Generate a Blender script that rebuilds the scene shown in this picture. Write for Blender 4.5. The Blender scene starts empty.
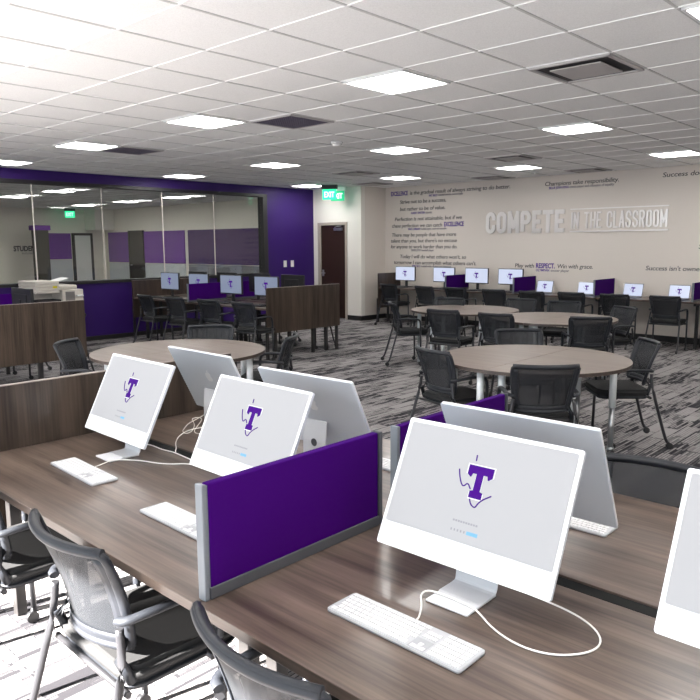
import bpy, bmesh, math, random
from mathutils import Vector, Matrix
random.seed(4)
PI = math.pi
sc = bpy.context.scene
COL = sc.collection
HC = 2.843
T = 0.61

# ------------------------------------------------------------------ materials
MATS = {}
def nt(name):
    m = bpy.data.materials.new(name); m.use_nodes = True
    n = m.node_tree; b = n.nodes['Principled BSDF']
    MATS[name] = m
    return m, n, b
def plain(name, col, rough=.5, metal=0, spec=.5, emit=None, es=0, coat=0, bump=None):
    m, n, b = nt(name)
    b.inputs['Base Color'].default_value = (*col, 1)
    b.inputs['Roughness'].default_value = rough
    b.inputs['Metallic'].default_value = metal
    b.inputs['Specular IOR Level'].default_value = spec
    b.inputs['Coat Weight'].default_value = coat
    if emit:
        b.inputs['Emission Color'].default_value = (*emit, 1)
        b.inputs['Emission Strength'].default_value = es
    if bump:
        tc = n.nodes.new('ShaderNodeTexCoord'); no = n.nodes.new('ShaderNodeTexNoise'); bp = n.nodes.new('ShaderNodeBump')
        no.inputs['Scale'].default_value = bump[0]; bp.inputs['Strength'].default_value = bump[1]; bp.inputs['Distance'].default_value = .002
        n.links.new(tc.outputs['Object'], no.inputs['Vector']); n.links.new(no.outputs['Fac'], bp.inputs['Height'])
        n.links.new(bp.outputs['Normal'], b.inputs['Normal'])
    return m
def wood(name, dark, light, axis, rough=.32, coat=0.0, fine=1.0):
    """laminate with long grain along axis (0 x, 1 y, 2 z)"""
    m, n, b = nt(name)
    tc = n.nodes.new('ShaderNodeTexCoord'); mp = n.nodes.new('ShaderNodeMapping')
    s = [9*fine, 9*fine, 9*fine]; s[axis] = .55*fine
    mp.inputs['Scale'].default_value = s
    a = n.nodes.new('ShaderNodeTexNoise'); a.inputs['Scale'].default_value = 1.6; a.inputs['Detail'].default_value = 6; a.inputs['Roughness'].default_value = .62; a.inputs['Distortion'].default_value = .35
    mp2 = n.nodes.new('ShaderNodeMapping'); s2 = [60, 60, 60]; s2[axis] = 2.2
    mp2.inputs['Scale'].default_value = s2
    c = n.nodes.new('ShaderNodeTexNoise'); c.inputs['Scale'].default_value = 1.5; c.inputs['Detail'].default_value = 3
    mx = n.nodes.new('ShaderNodeMix'); mx.data_type = 'FLOAT'; mx.inputs[0].default_value = .35
    r = n.nodes.new('ShaderNodeValToRGB')
    r.color_ramp.elements[0].position = .36; r.color_ramp.elements[0].color = (*dark, 1)
    r.color_ramp.elements[1].position = .63; r.color_ramp.elements[1].color = (*light, 1)
    L = n.links.new
    L(tc.outputs['Object'], mp.inputs['Vector']); L(mp.outputs['Vector'], a.inputs['Vector'])
    L(tc.outputs['Object'], mp2.inputs['Vector']); L(mp2.outputs['Vector'], c.inputs['Vector'])
    L(a.outputs['Fac'], mx.inputs[2]); L(c.outputs['Fac'], mx.inputs[3])
    L(mx.outputs[0], r.inputs['Fac']); L(r.outputs['Color'], b.inputs['Base Color'])
    b.inputs['Roughness'].default_value = rough
    b.inputs['Coat Weight'].default_value = coat
    return m

plain('wall_beige', (.71, .65, .592), .75, bump=(300, .05))
plain('wall_cream', (.80, .77, .71), .7)
plain('wall_adjacent', (.86, .81, .73), .8)
plain('purple_wall', (.030, .007, .115), .5, spec=.3)
plain('window_wall', (.7, .68, .64), .8)
plain('gap_black', (.004, .004, .004), .6, spec=.15)
plain('black_trim', (.012, .011, .012), .45)
plain('baseboard', (.015, .014, .014), .5)
plain('door_wood', (.030, .013, .008), .4)
plain('door_frame', (.42, .37, .32), .5)
plain('grid_white', (.84, .835, .83), .6)
plain('grid_shaded', (.56, .555, .55), .6)  # greyer copy of the bar white: shadow along the runner grooves, painted in
plain('fixture_white', (.82, .82, .82), .4)
plain('diffuser', (.9, .9, .9), .4, emit=(1, .985, .965), es=20.5)
plain('vent_metal', (.42, .40, .40), .45, metal=.0)
plain('vent_dark', (.02, .018, .02), .7)
plain('vent_grille', (.16, .14, .19), .5, metal=.4)
plain('purple_fabric', (.034, .0001, .108), .85, spec=.08, bump=(900, .12))
plain('aluminium', (.17, .185, .205), .45, metal=.2)
plain('rail_grey', (.075, .078, .088), .45, metal=.2)
plain('silver_body', (.70, .74, .79), .36, metal=.35)
plain('white_plastic', (.62, .63, .65), .3)
plain('white_bezel', (.84, .84, .85), .25, coat=.2)
plain('key_white', (.66, .66, .67), .45)
plain('kb_gap', (.34, .35, .37), .45)
plain('kb_tray', (.43, .44, .46), .45)
plain('logo_silver', (.86, .88, .90), .3, metal=.2)
plain('cable_white', (.86, .84, .80), .45)
plain('screen_grey', (.06, .06, .065), .25, spec=.2, emit=(.86, .87, .90), es=.60)
plain('screen_blue', (.06, .06, .07), .2, emit=(.62, .68, .86), es=.85)
plain('screen_dim', (.04, .04, .05), .2, emit=(.26, .31, .43), es=.7)
plain('logo_purple', (.015, .0005, .06), .5, spec=.08, emit=(.11, .003, .40), es=.45)
plain('logo_line', (.08, .08, .08), .4, spec=.1, emit=(.95, .95, 1), es=.9)
plain('screen_text', (.10, .10, .12), .4, emit=(.5, .5, .55), es=.5)
plain('screen_blue_chip', (.05, .1, .12), .4, emit=(.2, .55, .9), es=.7)
plain('black_plastic', (.018, .018, .020), .4)
plain('dark_plastic', (.045, .046, .050), .42)
plain('chair_frame', (.017, .019, .024), .45, spec=.35)
plain('chair_metal', (.045, .045, .05), .3, metal=.5)
plain('chair_seat', (.013, .013, .014), .85, bump=(500, .5))
plain('steel', (.50, .52, .54), .28, metal=.85)
plain('leg_white', (.74, .78, .80), .35, metal=.2)
plain('desk_post', (.03, .028, .028), .4, metal=.2)
plain('edge_band', (.24, .20, .18), .4)
plain('outlet_white', (.82, .80, .78), .4)
plain('copier_cream', (.60, .56, .50), .5)
plain('copier_grey', (.20, .19, .18), .5)
plain('sticker_yellow', (.75, .62, .02), .5)
plain('paper_white', (.85, .85, .84), .6)
plain('text_dark', (.05, .045, .05), .6)
plain('text_grey', (.20, .18, .20), .6)
plain('text_purple', (.07, .02, .26), .5)
plain('sign_metal', (.86, .83, .81), .30, metal=.8)
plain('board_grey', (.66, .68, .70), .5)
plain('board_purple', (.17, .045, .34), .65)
plain('door_dark', (.035, .030, .026), .5)
plain('door_white', (.86, .85, .82), .5)
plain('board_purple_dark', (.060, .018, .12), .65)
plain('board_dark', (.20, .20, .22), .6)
plain('exit_green', (.02, .5, .25), .4, emit=(.02, .8, .36), es=1.3)
plain('exit_dim', (.02, .4, .2), .3, emit=(.01, .5, .22), es=.6)
plain('exit_white', (.8, .9, .8), .4, emit=(.7, 1, .8), es=1.2)
plain('column_dark', (.06, .055, .045), .6)
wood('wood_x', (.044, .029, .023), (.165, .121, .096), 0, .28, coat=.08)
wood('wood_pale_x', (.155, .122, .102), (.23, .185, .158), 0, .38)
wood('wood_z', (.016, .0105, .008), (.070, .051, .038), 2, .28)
wood('wood_dark_z', (.025, .015, .012), (.06, .04, .03), 2, .4)

# ceiling tiles: white with fine mineral-fibre speckle
m, n, b = nt('ceiling_tile')
tc = n.nodes.new('ShaderNodeTexCoord'); no = n.nodes.new('ShaderNodeTexNoise'); r = n.nodes.new('ShaderNodeValToRGB')
no.inputs['Scale'].default_value = 160; no.inputs['Detail'].default_value = 3
r.color_ramp.elements[0].position = .35; r.color_ramp.elements[0].color = (.81, .808, .80, 1)
r.color_ramp.elements[1].position = .6; r.color_ramp.elements[1].color = (.89, .888, .88, 1)
n.links.new(tc.outputs['Object'], no.inputs['Vector']); n.links.new(no.outputs['Fac'], r.inputs['Fac']); n.links.new(r.outputs['Color'], b.inputs['Base Color'])
b.inputs['Roughness'].default_value = .9

# carpet planks: long narrow tiles with streaks of grey
m, n, b = nt('carpet')
L = n.links.new
tc = n.nodes.new('ShaderNodeTexCoord')
mp = n.nodes.new('ShaderNodeMapping'); mp.inputs['Rotation'].default_value = (0, 0, PI/2)
br = n.nodes.new('ShaderNodeTexBrick'); br.inputs['Scale'].default_value = 1.0
br.inputs['Brick Width'].default_value = 1.0; br.inputs['Row Height'].default_value = .25; br.inputs['Mortar Size'].default_value = .004
br.inputs['Color1'].default_value = (0, 0, 0, 1); br.inputs['Color2'].default_value = (1, 1, 1, 1); br.inputs['Mortar'].default_value = (.25, .25, .25, 1)
br.inputs['Bias'].default_value = 0; br.offset = .37; br.offset_frequency = 2
L(tc.outputs['Object'], mp.inputs['Vector']); L(mp.outputs['Vector'], br.inputs['Vector'])
def bricks(w, h, off):
    q = n.nodes.new('ShaderNodeTexBrick'); q.inputs['Scale'].default_value = 1.0
    q.inputs['Brick Width'].default_value = w; q.inputs['Row Height'].default_value = h; q.inputs['Mortar Size'].default_value = .003
    q.inputs['Color1'].default_value = (0, 0, 0, 1); q.inputs['Color2'].default_value = (1, 1, 1, 1); q.inputs['Mortar'].default_value = (.0, .0, .0, 1)
    q.offset = off
    L(mp.outputs['Vector'], q.inputs['Vector']); return q
b2 = bricks(.40, .125, .43); b3 = bricks(.16, .022, .31); b2.inputs['Mortar Size'].default_value = .007
mps = n.nodes.new('ShaderNodeMapping'); mps.inputs['Scale'].default_value = (60, 2.2, 1)
st = n.nodes.new('ShaderNodeTexNoise'); st.inputs['Scale'].default_value = 1.0; st.inputs['Detail'].default_value = 4
L(tc.outputs['Object'], mps.inputs['Vector']); L(mps.outputs['Vector'], st.inputs['Vector'])
fz = n.nodes.new('ShaderNodeTexNoise'); fz.inputs['Scale'].default_value = 240; fz.inputs['Detail'].default_value = 2
L(tc.outputs['Object'], fz.inputs['Vector'])
def mixf(f, a_, b_):
    q = n.nodes.new('ShaderNodeMix'); q.data_type = 'FLOAT'; q.inputs[0].default_value = f; L(a_, q.inputs[2]); L(b_, q.inputs[3]); return q.outputs[0]
v = mixf(.62, br.outputs['Color'], b2.outputs['Color'])
v = mixf(.42, v, b3.outputs['Color'])
v = mixf(.22, v, st.outputs['Fac'])
v = mixf(.15, v, fz.outputs['Fac'])
r = n.nodes.new('ShaderNodeValToRGB'); r.color_ramp.interpolation = 'LINEAR'
r.color_ramp.elements[0].position = .33; r.color_ramp.elements[0].color = (.030, .029, .033, 1)
r.color_ramp.elements[1].position = .60; r.color_ramp.elements[1].color = (.31, .295, .29, 1)
e = r.color_ramp.elements.new(.39); e.color = (.115, .11, .115, 1)
e = r.color_ramp.elements.new(.46); e.color = (.27, .25, .25, 1)
L(v, r.inputs['Fac']); L(r.outputs['Color'], b.inputs['Base Color'])
b.inputs['Roughness'].default_value = .95; b.inputs['Specular IOR Level'].default_value = .1
bp = n.nodes.new('ShaderNodeBump'); bp.inputs['Strength'].default_value = .5; bp.inputs['Distance'].default_value = .003
L(fz.outputs['Fac'], bp.inputs['Height']); L(bp.outputs['Normal'], b.inputs['Normal'])

# chair mesh: woven net, partly open
m, n, b = nt('chair_mesh')
b.inputs['Base Color'].default_value = (.014, .016, .020, 1); b.inputs['Roughness'].default_value = .6
tr = n.nodes.new('ShaderNodeBsdfTransparent'); mx = n.nodes.new('ShaderNodeMixShader'); mx.inputs[0].default_value = .74
out = n.nodes['Material Output']
n.links.new(tr.outputs[0], mx.inputs[1]); n.links.new(b.outputs[0], mx.inputs[2]); n.links.new(mx.outputs[0], out.inputs[0])
# window glass
m, n, b = nt('glass')
tr = n.nodes.new('ShaderNodeBsdfTransparent'); tr.inputs[0].default_value = (.94, .96, .94, 1)
gl = n.nodes.new('ShaderNodeBsdfGlossy'); gl.inputs['Roughness'].default_value = .02
lw = n.nodes.new('ShaderNodeLayerWeight'); lw.inputs[0].default_value = .5
pw = n.nodes.new('ShaderNodeMath'); pw.operation = 'POWER'; pw.inputs[1].default_value = 4; n.links.new(lw.outputs['Facing'], pw.inputs[0])
fr = n.nodes.new('ShaderNodeMath'); fr.operation = 'MULTIPLY_ADD'; fr.inputs[1].default_value = .6; fr.inputs[2].default_value = .045; n.links.new(pw.outputs[0], fr.inputs[0])
mx = n.nodes.new('ShaderNodeMixShader'); out = n.nodes['Material Output']
n.links.new(fr.outputs[0], mx.inputs[0]); n.links.new(tr.outputs[0], mx.inputs[1]); n.links.new(gl.outputs[0], mx.inputs[2]); n.links.new(mx.outputs[0], out.inputs[0])
n.nodes.remove(b)

# ------------------------------------------------------------------ mesh helpers
class MB:
    def __init__(s): s.bm = bmesh.new()
    def box(s, x0, x1, y0, y1, z0, z1, bev=0, seg=2, M=None):
        t = bmesh.new(); bmesh.ops.create_cube(t, size=1)
        for v in t.verts: v.co = Vector((x0+(v.co.x+.5)*(x1-x0), y0+(v.co.y+.5)*(y1-y0), z0+(v.co.z+.5)*(z1-z0)))
        if bev: bmesh.ops.bevel(t, geom=t.edges[:], offset=bev, segments=seg, affect='EDGES', profile=.5)
        return s._add(t, M)
    def _add(s, t, M=None, smooth=False):
        if M is not None: t.transform(M)
        if smooth:
            for f in t.faces: f.smooth = True
        me = bpy.data.meshes.new('tmp'); t.to_mesh(me); t.free(); s.bm.from_mesh(me); bpy.data.meshes.remove(me)
        return s
    def cyl(s, x, y, z0, z1, r, seg=20, r2=None, M=None):
        t = bmesh.new(); bmesh.ops.create_cone(t, cap_ends=True, segments=seg, radius1=r, radius2=r if r2 is None else r2, depth=z1-z0)
        for f in t.faces: f.smooth = abs(f.normal.z) < .9
        t.transform(Matrix.Translation((x, y, (z0+z1)/2)))
        return s._add(t, M)
    def tube(s, pts, r, seg=8, closed=False, flat=1.0, up=(0, 0, 1), sm=0, M=None):
        """sweep; flat<1 squashes the profile along the side direction"""
        P = [Vector(p) for p in pts]
        for _ in range(sm):
            Q = []
            N = len(P)
            rng = range(N) if closed else range(N-1)
            if not closed: Q.append(P[0])
            for i in rng:
                a, b_ = P[i], P[(i+1) % N]
                Q += [a.lerp(b_, .25), a.lerp(b_, .75)]
            if not closed: Q.append(P[-1])
            P = Q
        t = bmesh.new(); rings = []; N = len(P); up = Vector(up)
        for i, p in enumerate(P):
            if closed: d = P[(i+1) % N]-P[i-1]
            else: d = P[min(i+1, N-1)]-P[max(i-1, 0)]
            d.normalize()
            u = up if abs(d.dot(up)) < .97 else Vector((0, 1, 0)) if abs(d.y) < .9 else Vector((1, 0, 0))
            a = d.cross(u).normalized(); c = a.cross(d).normalized()
            rr = r[i*len(r)//N] if isinstance(r, (list, tuple)) else r
            rings.append([t.verts.new(p+a*math.cos(2*PI*k/seg)*rr*flat+c*math.sin(2*PI*k/seg)*rr) for k in range(seg)])
        for i in range(N if closed else N-1):
            A, B = rings[i], rings[(i+1) % N]
            for k in range(seg): t.faces.new((A[k], A[(k+1) % seg], B[(k+1) % seg], B[k])).smooth = True
        if not closed: t.faces.new(rings[0][::-1]); t.faces.new(rings[-1])
        bmesh.ops.recalc_face_normals(t, faces=t.faces[:])
        return s._add(t, M)
    def prism(s, poly, z0, z1, M=None, bev=0, smooth_side=False):
        t = bmesh.new()
        lo = [t.verts.new((x, y, z0)) for x, y in poly]; hi = [t.verts.new((x, y, z1)) for x, y in poly]
        t.faces.new(lo[::-1]); t.faces.new(hi); N = len(poly)
        for i in range(N):
            f = t.faces.new((lo[i], lo[(i+1) % N], hi[(i+1) % N], hi[i])); f.smooth = smooth_side
        bmesh.ops.recalc_face_normals(t, faces=t.faces[:])
        if bev:
            ed = [e for e in t.edges if abs(e.verts[0].co.z-e.verts[1].co.z) < 1e-6]
            bmesh.ops.bevel(t, geom=ed, offset=bev, segments=2, affect='EDGES')
        return s._add(t, M)
    def sheet(s, fn, nu, nv, th=0.004, M=None):
        """closed slab from fn(u,v)->(x,y,z), thickness along y"""
        t = bmesh.new(); G = [[], []]
        for k, o in enumerate((-th/2, th/2)):
            for i in range(nu+1):
                G[k].append([t.verts.new(Vector(fn(i/nu, j/nv))+Vector((0, o, 0))) for j in range(nv+1)])
        for k in (0, 1):
            for i in range(nu):
                for j in range(nv): t.faces.new((G[k][i][j], G[k][i+1][j], G[k][i+1][j+1], G[k][i][j+1])).smooth = True
        for i in range(nu):
            for j in (0, nv): t.faces.new((G[0][i][j], G[0][i+1][j], G[1][i+1][j], G[1][i][j]))
        for j in range(nv):
            for i in (0, nu): t.faces.new((G[0][i][j], G[0][i][j+1], G[1][i][j+1], G[1][i][j]))
        bmesh.ops.recalc_face_normals(t, faces=t.faces[:])
        return s._add(t, M)
    def build(s, name, mat, parent=None, loc=(0, 0, 0), label=None):
        me = bpy.data.meshes.new(name); s.bm.to_mesh(me); s.bm.free()
        me.materials.append(MATS[mat]); o = bpy.data.objects.new(name, me); COL.objects.link(o)
        o.location = loc
        if parent: o.parent = parent
        if label: o['label'] = label
        return o
def tag(o, label, cat, group=None, kind=None):
    if label: o['label'] = label
    if cat: o['category'] = cat
    if group: o['group'] = group
    if kind: o['kind'] = kind
    return o
def thing(name, loc, rz=0, label=None, cat=None, group=None):
    o = bpy.data.objects.new(name, None); COL.objects.link(o); o.location = loc; o.rotation_euler = (0, 0, rz); o.empty_display_size = .1
    return tag(o, label, cat, group)
def kids(o): return [c for c in bpy.data.objects if c.parent == o]
def dup(o, loc, rz, label, group=None, rename=None):
    def cp(x, par):
        c = x.copy(); COL.objects.link(c); c.parent = par
        for ch in kids(x): cp(ch, c)
        return c
    c = cp(o, None); c.location = loc; c.rotation_euler = (0, 0, rz); c['label'] = label
    if group: c['group'] = group
    return c
def struct(name, mb, mat, label=None):
    o = mb.build(name, mat); o['kind'] = 'structure'
    if label: o['label'] = label
    return o
def text_mesh(s, size=1, bold=0, shear=0, spacing=1.0, extrude=.002):
    cu = bpy.data.curves.new('t', 'FONT'); cu.body = s; cu.size = size; cu.offset = bold; cu.shear = shear; cu.space_character = spacing; cu.extrude = extrude; cu.resolution_u = 3
    ob = bpy.data.objects.new('t', cu); COL.objects.link(ob)
    dg = bpy.context.evaluated_depsgraph_get(); me = bpy.data.meshes.new_from_object(ob.evaluated_get(dg))
    bpy.data.objects.remove(ob); bpy.data.curves.remove(cu)
    return me
def text_on_wall(s, x0, x1, z, y, mat, h=None, name='lettering', parent=None, **k):
    """text facing -Y between x0 and x1, baseline z; h = cap height"""
    me = text_mesh(s, **k)
    xs = [v.co.x for v in me.vertices]; ys = [v.co.y for v in me.vertices]
    a, b_ = min(xs), max(xs); sx = (x1-x0)/(b_-a)
    cap = .70
    sy = h/cap if h else sx
    for v in me.vertices: v.co = Vector((x0+(v.co.x-a)*sx, y-.001-v.co.z, z+v.co.y*sy))
    me.materials.clear(); me.materials.append(MATS[mat])
    me.flip_normals() if False else None
    o = bpy.data.objects.new(name, me); COL.objects.link(o)
    if parent: o.parent = parent
    return o

# ------------------------------------------------------------------ room shell
XP = -11.62; YT = 12.1; YD = 11.3; XPIL = -10.18; XR = 4.6; YN = -1.9; XA = -23.2; YA = 12.45
struct('floor', MB().box(XA-.2, XR+.2, YN-.2, YA+.2, -.1, 0), 'carpet')
struct('ceiling', MB().box(XA-.2, XR+.2, YN-.2, YA+.2, HC+.004, HC+.12), 'ceiling_tile')
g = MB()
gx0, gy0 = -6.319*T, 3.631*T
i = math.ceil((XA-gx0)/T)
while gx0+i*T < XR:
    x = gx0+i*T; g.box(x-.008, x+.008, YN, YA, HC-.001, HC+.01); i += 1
g2 = MB()
j = math.ceil((YN-gy0)/T)
while gy0+j*T < YA:
    y = gy0+j*T; g2.box(XA, XR, y-.008, y+.008, HC-.0015, HC+.01); j += 1
struct('trim_2', g2, 'grid_white', 'white cross bars of the suspended ceiling')
struct('trim_1', g, 'grid_shaded', 'main runners of the suspended ceiling, groove shade painted in grey')

struct('wall_back', MB().box(XPIL-.1, XR+.1, YT, YT+.15, 0, HC), 'wall_beige')
struct('wall_return', MB().box(XPIL-.12, XPIL, YD+.0, YT, 0, HC), 'wall_beige')
# door wall with opening for the brown door
w = MB()
DX0, DX1 = -11.42, -10.63
w.box(XP-.1, DX0, YD, YD+.12, 0, HC); w.box(DX1, XPIL-.12, YD, YD+.12, 0, HC); w.box(DX0, DX1, YD, YD+.12, 2.06, HC)
w.box(XPIL-.12, XPIL+.001, YD-.002, YD+.12, 0, HC)
struct('wall_door_side', w, 'wall_cream')
d = thing('door_1', (0, 0, 0)); d['kind'] = 'structure'; d['label'] = 'dark brown wooden door with pale frame beside the purple wall'
MB().box(DX0+.01, DX1-.01, YD+.03, YD+.075, .01, 2.05, .002).build('door_leaf', 'door_wood', d)
f = MB(); f.box(DX0-.055, DX0+.008, YD-.02, YD+.11, 0, 2.11, .004); f.box(DX1-.008, DX1+.055, YD-.02, YD+.11, 0, 2.11, .004); f.box(DX0-.055, DX1+.055, YD-.021, YD+.11, 2.05, 2.112, .004)
f.build('door_frame', 'door_frame', d)
c = MB(); c.box(-10.98, -10.74, YD-.02, YD+.03, 1.93, 1.99, .006); c.tube([(-10.95, YD-.01, 2.0), (-10.82, YD-.08, 2.02), (-10.75, YD-.01, 2.03)], .008)
c.build('door_closer', 'steel', d)
h = MB(); h.tube([(-11.35, YD+.03, 1.0), (-11.35, YD-.03, 1.0), (-11.24, YD-.03, 1.0)], .01); h.box(-11.375, -11.325, YD+.015, YD+.03, .93, 1.07, .003)
h.build('door_handle', 'steel', d)

# purple wall with long window
WY0, WY1, WZ0, WZ1 = 1.4, 9.82, 1.035, 2.64
w = MB()
w.box(XP-.15, XP, YN, YD+.05, 0, WZ0-.03); w.box(XP-.15, XP, YN, YD+.05, WZ1+.03, HC)
w.box(XP-.15, XP, WY1+.12, YD+.05, WZ0-.03, WZ1+.03); w.box(XP-.15, XP, YN, WY0-.03, WZ0-.03, WZ1+.03)
struct('wall_purple', w, 'purple_wall')
wi = thing('window_1', (0, 0, 0)); wi['kind'] = 'structure'; wi['label'] = 'long black framed interior window in the purple wall'
f = MB()
f.box(XP-.16, XP+.015, WY0-.03, WY1+.12, WZ1-.02, WZ1+.04, .004); f.box(XP-.16, XP+.03, WY0-.03, WY1+.12, WZ0-.05, WZ0+.005, .004)
f.box(XP-.16, XP+.015, WY1, WY1+.12, WZ0, WZ1, .004); f.box(XP-.16, XP+.015, WY0-.04, WY0, WZ0, WZ1, .004)
f.build('window_frame', 'black_trim', wi)
ys = [WY0, 2.66, 3.86, 5.05, 6.25, 7.45, 8.62, WY1]
for a, b_ in zip(ys, ys[1:]):
    MB().box(XP-.08, XP-.072, a+.004, b_-.004, WZ0, WZ1-.02).build('glass_pane', 'glass', wi)
for y in ys[1:-1]:
    MB().box(XP-.084, XP-.068, y-.007, y+.007, WZ0, WZ1-.02).build('joint_strip', 'wall_beige', wi)
for nm, bx in {'baseboard_purple': (XP, XP+.015, YN, YD, 0, .075), 'baseboard_back': (XPIL, XR, YT-.015, YT, 0, .1), 'baseboard_return': (XPIL, XPIL+.015, YD-.015, YT, 0, .1),
               'baseboard_door_side': (DX1+.056, XPIL+.015, YD-.015, YD, 0, .1)}.items():
    struct(nm, MB().box(*bx), 'baseboard')
# right wall, window wall behind the camera
struct('wall_right', MB().box(XR, XR+.15, YN, YT, 0, HC), 'wall_beige')
HEAD = 2.50
w = MB()
w.box(XP-.1, XR+.1, YN-.15, YN, HEAD, HC); w.box(XP-.1, XR+.1, YN-.15, YN, 0, .25)
wx = [-8.6, -6.6, -4.6, -2.6, -.6, 1.4, 3.4]
edges = [XP-.1, wx[0]]
w.box(XP-.1, wx[0], YN-.15, YN, .25, HEAD); w.box(wx[-1], XR+.1, YN-.15, YN, .25, HEAD)
for x in wx[1:-1]: w.box(x-.03, x+.03, YN-.15, YN, .25, HEAD)
struct('wall_window_side', w, 'window_wall')
# adjacent room behind the glass
struct('wall_adjacent_back', MB().box(XA, XP-.15, YA, YA+.1, 0, HC), 'wall_adjacent')
struct('wall_adjacent_left', MB().box(XA-.1, XA, YN, YA, 0, HC), 'wall_adjacent')
struct('wall_adjacent_near', MB().box(XA, XP-.15, YN-.1, YN, 0, HC), 'wall_adjacent')
struct('wall_adjacent_side', MB().box(XP-.16, XP-.151, YD, YA, 0, HC), 'wall_adjacent')

# ------------------------------------------------------------------ ceiling fixtures
def cell(a, b_): return ((a+.5-6.319)*T, (b_+.5+3.631)*T)
def make_light():
    t = thing('ceiling_light', (0, 0, HC))
    f = MB(); s = .29
    for q in ((-s, s, -s, -s+.02), (-s, s, s-.02, s), (-s, -s+.02, -s, s), (s-.02, s, -s, s)): f.box(q[0], q[1], q[2], q[3], -.012, .004)
    f.build('frame', 'fixture_white', t)
    MB().box(-s+.02, s-.02, -s+.02, s-.02, -.006, .003).build('diffuser', 'diffuser', t)
    return t
lights = {(4, 3): 'bright square ceiling light at the upper right corner of the photo',
 (0, 3): 'square ceiling light nearest the camera, over the round tables', (-4, 3): 'square ceiling light beside the grille vent, left of the centre',
 (-8, 3): 'square ceiling light next to the dark vent near the purple wall', (-12, 3): 'square ceiling light half cut off by the left edge of the photo',
 (0, 8): 'square ceiling light in the second row, right of the big air diffuser', (-4, 8): 'square ceiling light in the middle of the ceiling near the smoke detector',
 (-8, 8): 'square ceiling light in the middle row, second from the purple wall', (-12, 8): 'square ceiling light in the middle row close above the purple wall',
 (0, 13): 'square ceiling light at the right edge, close to the lettered wall', (-4, 13): 'square ceiling light in the far row before the metal lettering',
 (-8, 13): 'square ceiling light in the far row above the handwritten quotes', (-12, 13): 'square ceiling light in the far row by the exit sign',
 }
extra = [(4, 8), (4, 13), (8, 3), (8, 8), (-16, 3), (-16, 8), (-20, 3), (-20, 8), (-24, 3), (-24, 8), (-20, 13), (-24, 13), (-28, 8), (-28, 13), (0, -2), (-4, -2), (4, -2), (8, -2)]
L0 = make_light(); first = True
for (a, b_), lab in lights.items():
    x, y = cell(a, b_)
    if first: L0.location = (x, y, HC); tag(L0, lab, 'ceiling light', 'ceiling lights'); first = False
    else: dup(L0, (x, y, HC), 0, lab)
for a, b_ in extra:
    x, y = cell(a, b_)
    if x < XA or y > YA-.1 or y < YN: continue
    lab = 'square ceiling light in the room behind the glass' if x < XP else 'square ceiling light beyond the right edge or behind the camera'
    dup(L0, (x, y, HC), 0, lab, 'ceiling lights behind the glass' if x < XP else 'ceiling lights outside the frame')
def make_vent(kind):
    t = thing('ceiling_vent', (0, 0, HC)); s = .295
    MB().box(-s+.02, s-.02, -s+.02, s-.02, -.0035, .004).build('dark_recess', 'vent_dark', t)
    f = MB()
    for q in ((-s, s, -s, -s+.03), (-s, s, s-.03, s), (-s, -s+.03, -s, s), (s-.03, s, -s, s)): f.box(q[0], q[1], q[2], q[3], -.014, .004, .003)
    f.build('frame', 'vent_metal', t)
    if kind == 'plaque':
        MB().box(-.185, .185, -.185, .185, -.02, -.012, .003).build('face_plate', 'vent_metal', t)
    else:
        q = MB(); k = -s+.035
        while k < s-.03:
            q.box(k, k+.006, -s+.03, s-.03, -.011, -.003); q.box(-s+.03, s-.03, k, k+.006, -.0105, -.0035); k += .03
        q.build('grille', 'vent_grille', t)
    return t
V1 = make_vent('plaque'); V2 = make_vent('grille')
for i, (a, b_, lab) in enumerate([(2, 4, 'large square air diffuser with flat plate, in the ceiling over the right side'),
    (-3, 11, 'square air diffuser in the ceiling before the metal lettering wall'), (-8, 11, 'square air diffuser in the ceiling in front of the cream door wall'),
    (-6, 15, 'square air diffuser close to the lettered wall, above the first quote line'), (-3, 15, 'square air diffuser at the lettered wall above the champions line'), (-10, 14, 'square air diffuser above the corner beside the cream wall')]):
    x, y = cell(a, b_)
    if i == 0: V1.location = (x, y, HC); tag(V1, lab, 'air vent', 'ceiling air diffusers')
    else: dup(V1, (x, y, HC), 0, lab)
for i, (a, b_, lab) in enumerate([(-3, 4, 'square grille vent with dark mesh, touching a ceiling light left of centre'), (-8, 4, 'square grille vent with dark mesh close to the purple wall')]):
    x, y = cell(a, b_)
    if i == 0: V2.location = (x, y, HC); tag(V2, lab, 'air vent', 'ceiling grille vents')
    else: dup(V2, (x, y, HC), 0, lab)
t = thing('smoke_detector', (-6.06, 6.3, HC), 0, 'round white smoke detector on the ceiling tiles', 'smoke detector')
MB().cyl(0, 0, -.02, 0, .075, 24).build('base', 'fixture_white', t)
MB().cyl(0, 0, -.055, -.02, .045, 24, .065).build('sensor_cap', 'outlet_white', t)
t = thing('sprinkler_head', (-6.15, 11.3, HC), 0, 'small white ceiling sprinkler near the lettered wall', 'sprinkler')
MB().cyl(0, 0, -.012, 0, .06, 20).build('escutcheon', 'fixture_white', t)
MB().cyl(0, 0, -.05, -.012, .035, 14, .02).build('nozzle', 'outlet_white', t)

def exit_sign(x, y, rz, mat, lab):
    t = thing('exit_sign', (x, y, HC), rz, lab, 'exit sign')
    MB().box(-.17, .17, -.035, .035, -.09, -.0045, .006).build('housing', 'black_plastic' if mat == 'exit_green' else 'fixture_white', t)
    MB().box(-.15, .15, -.008, .008, -.30, -.09, .003).build('panel', mat, t)
    o = text_on_wall('EXIT', -.11, .11, -.25, -.009, 'exit_white', h=.11, name='lettering', parent=t, bold=.02)
    return t
exit_sign(-10.42, 10.6, math.radians(25), 'exit_green', 'lit green exit sign with black housing hanging by the brown door')
exit_sign(-10.60, 11.03, math.radians(25), 'exit_dim', 'dimmer green exit sign hanging behind the lit one')

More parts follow.
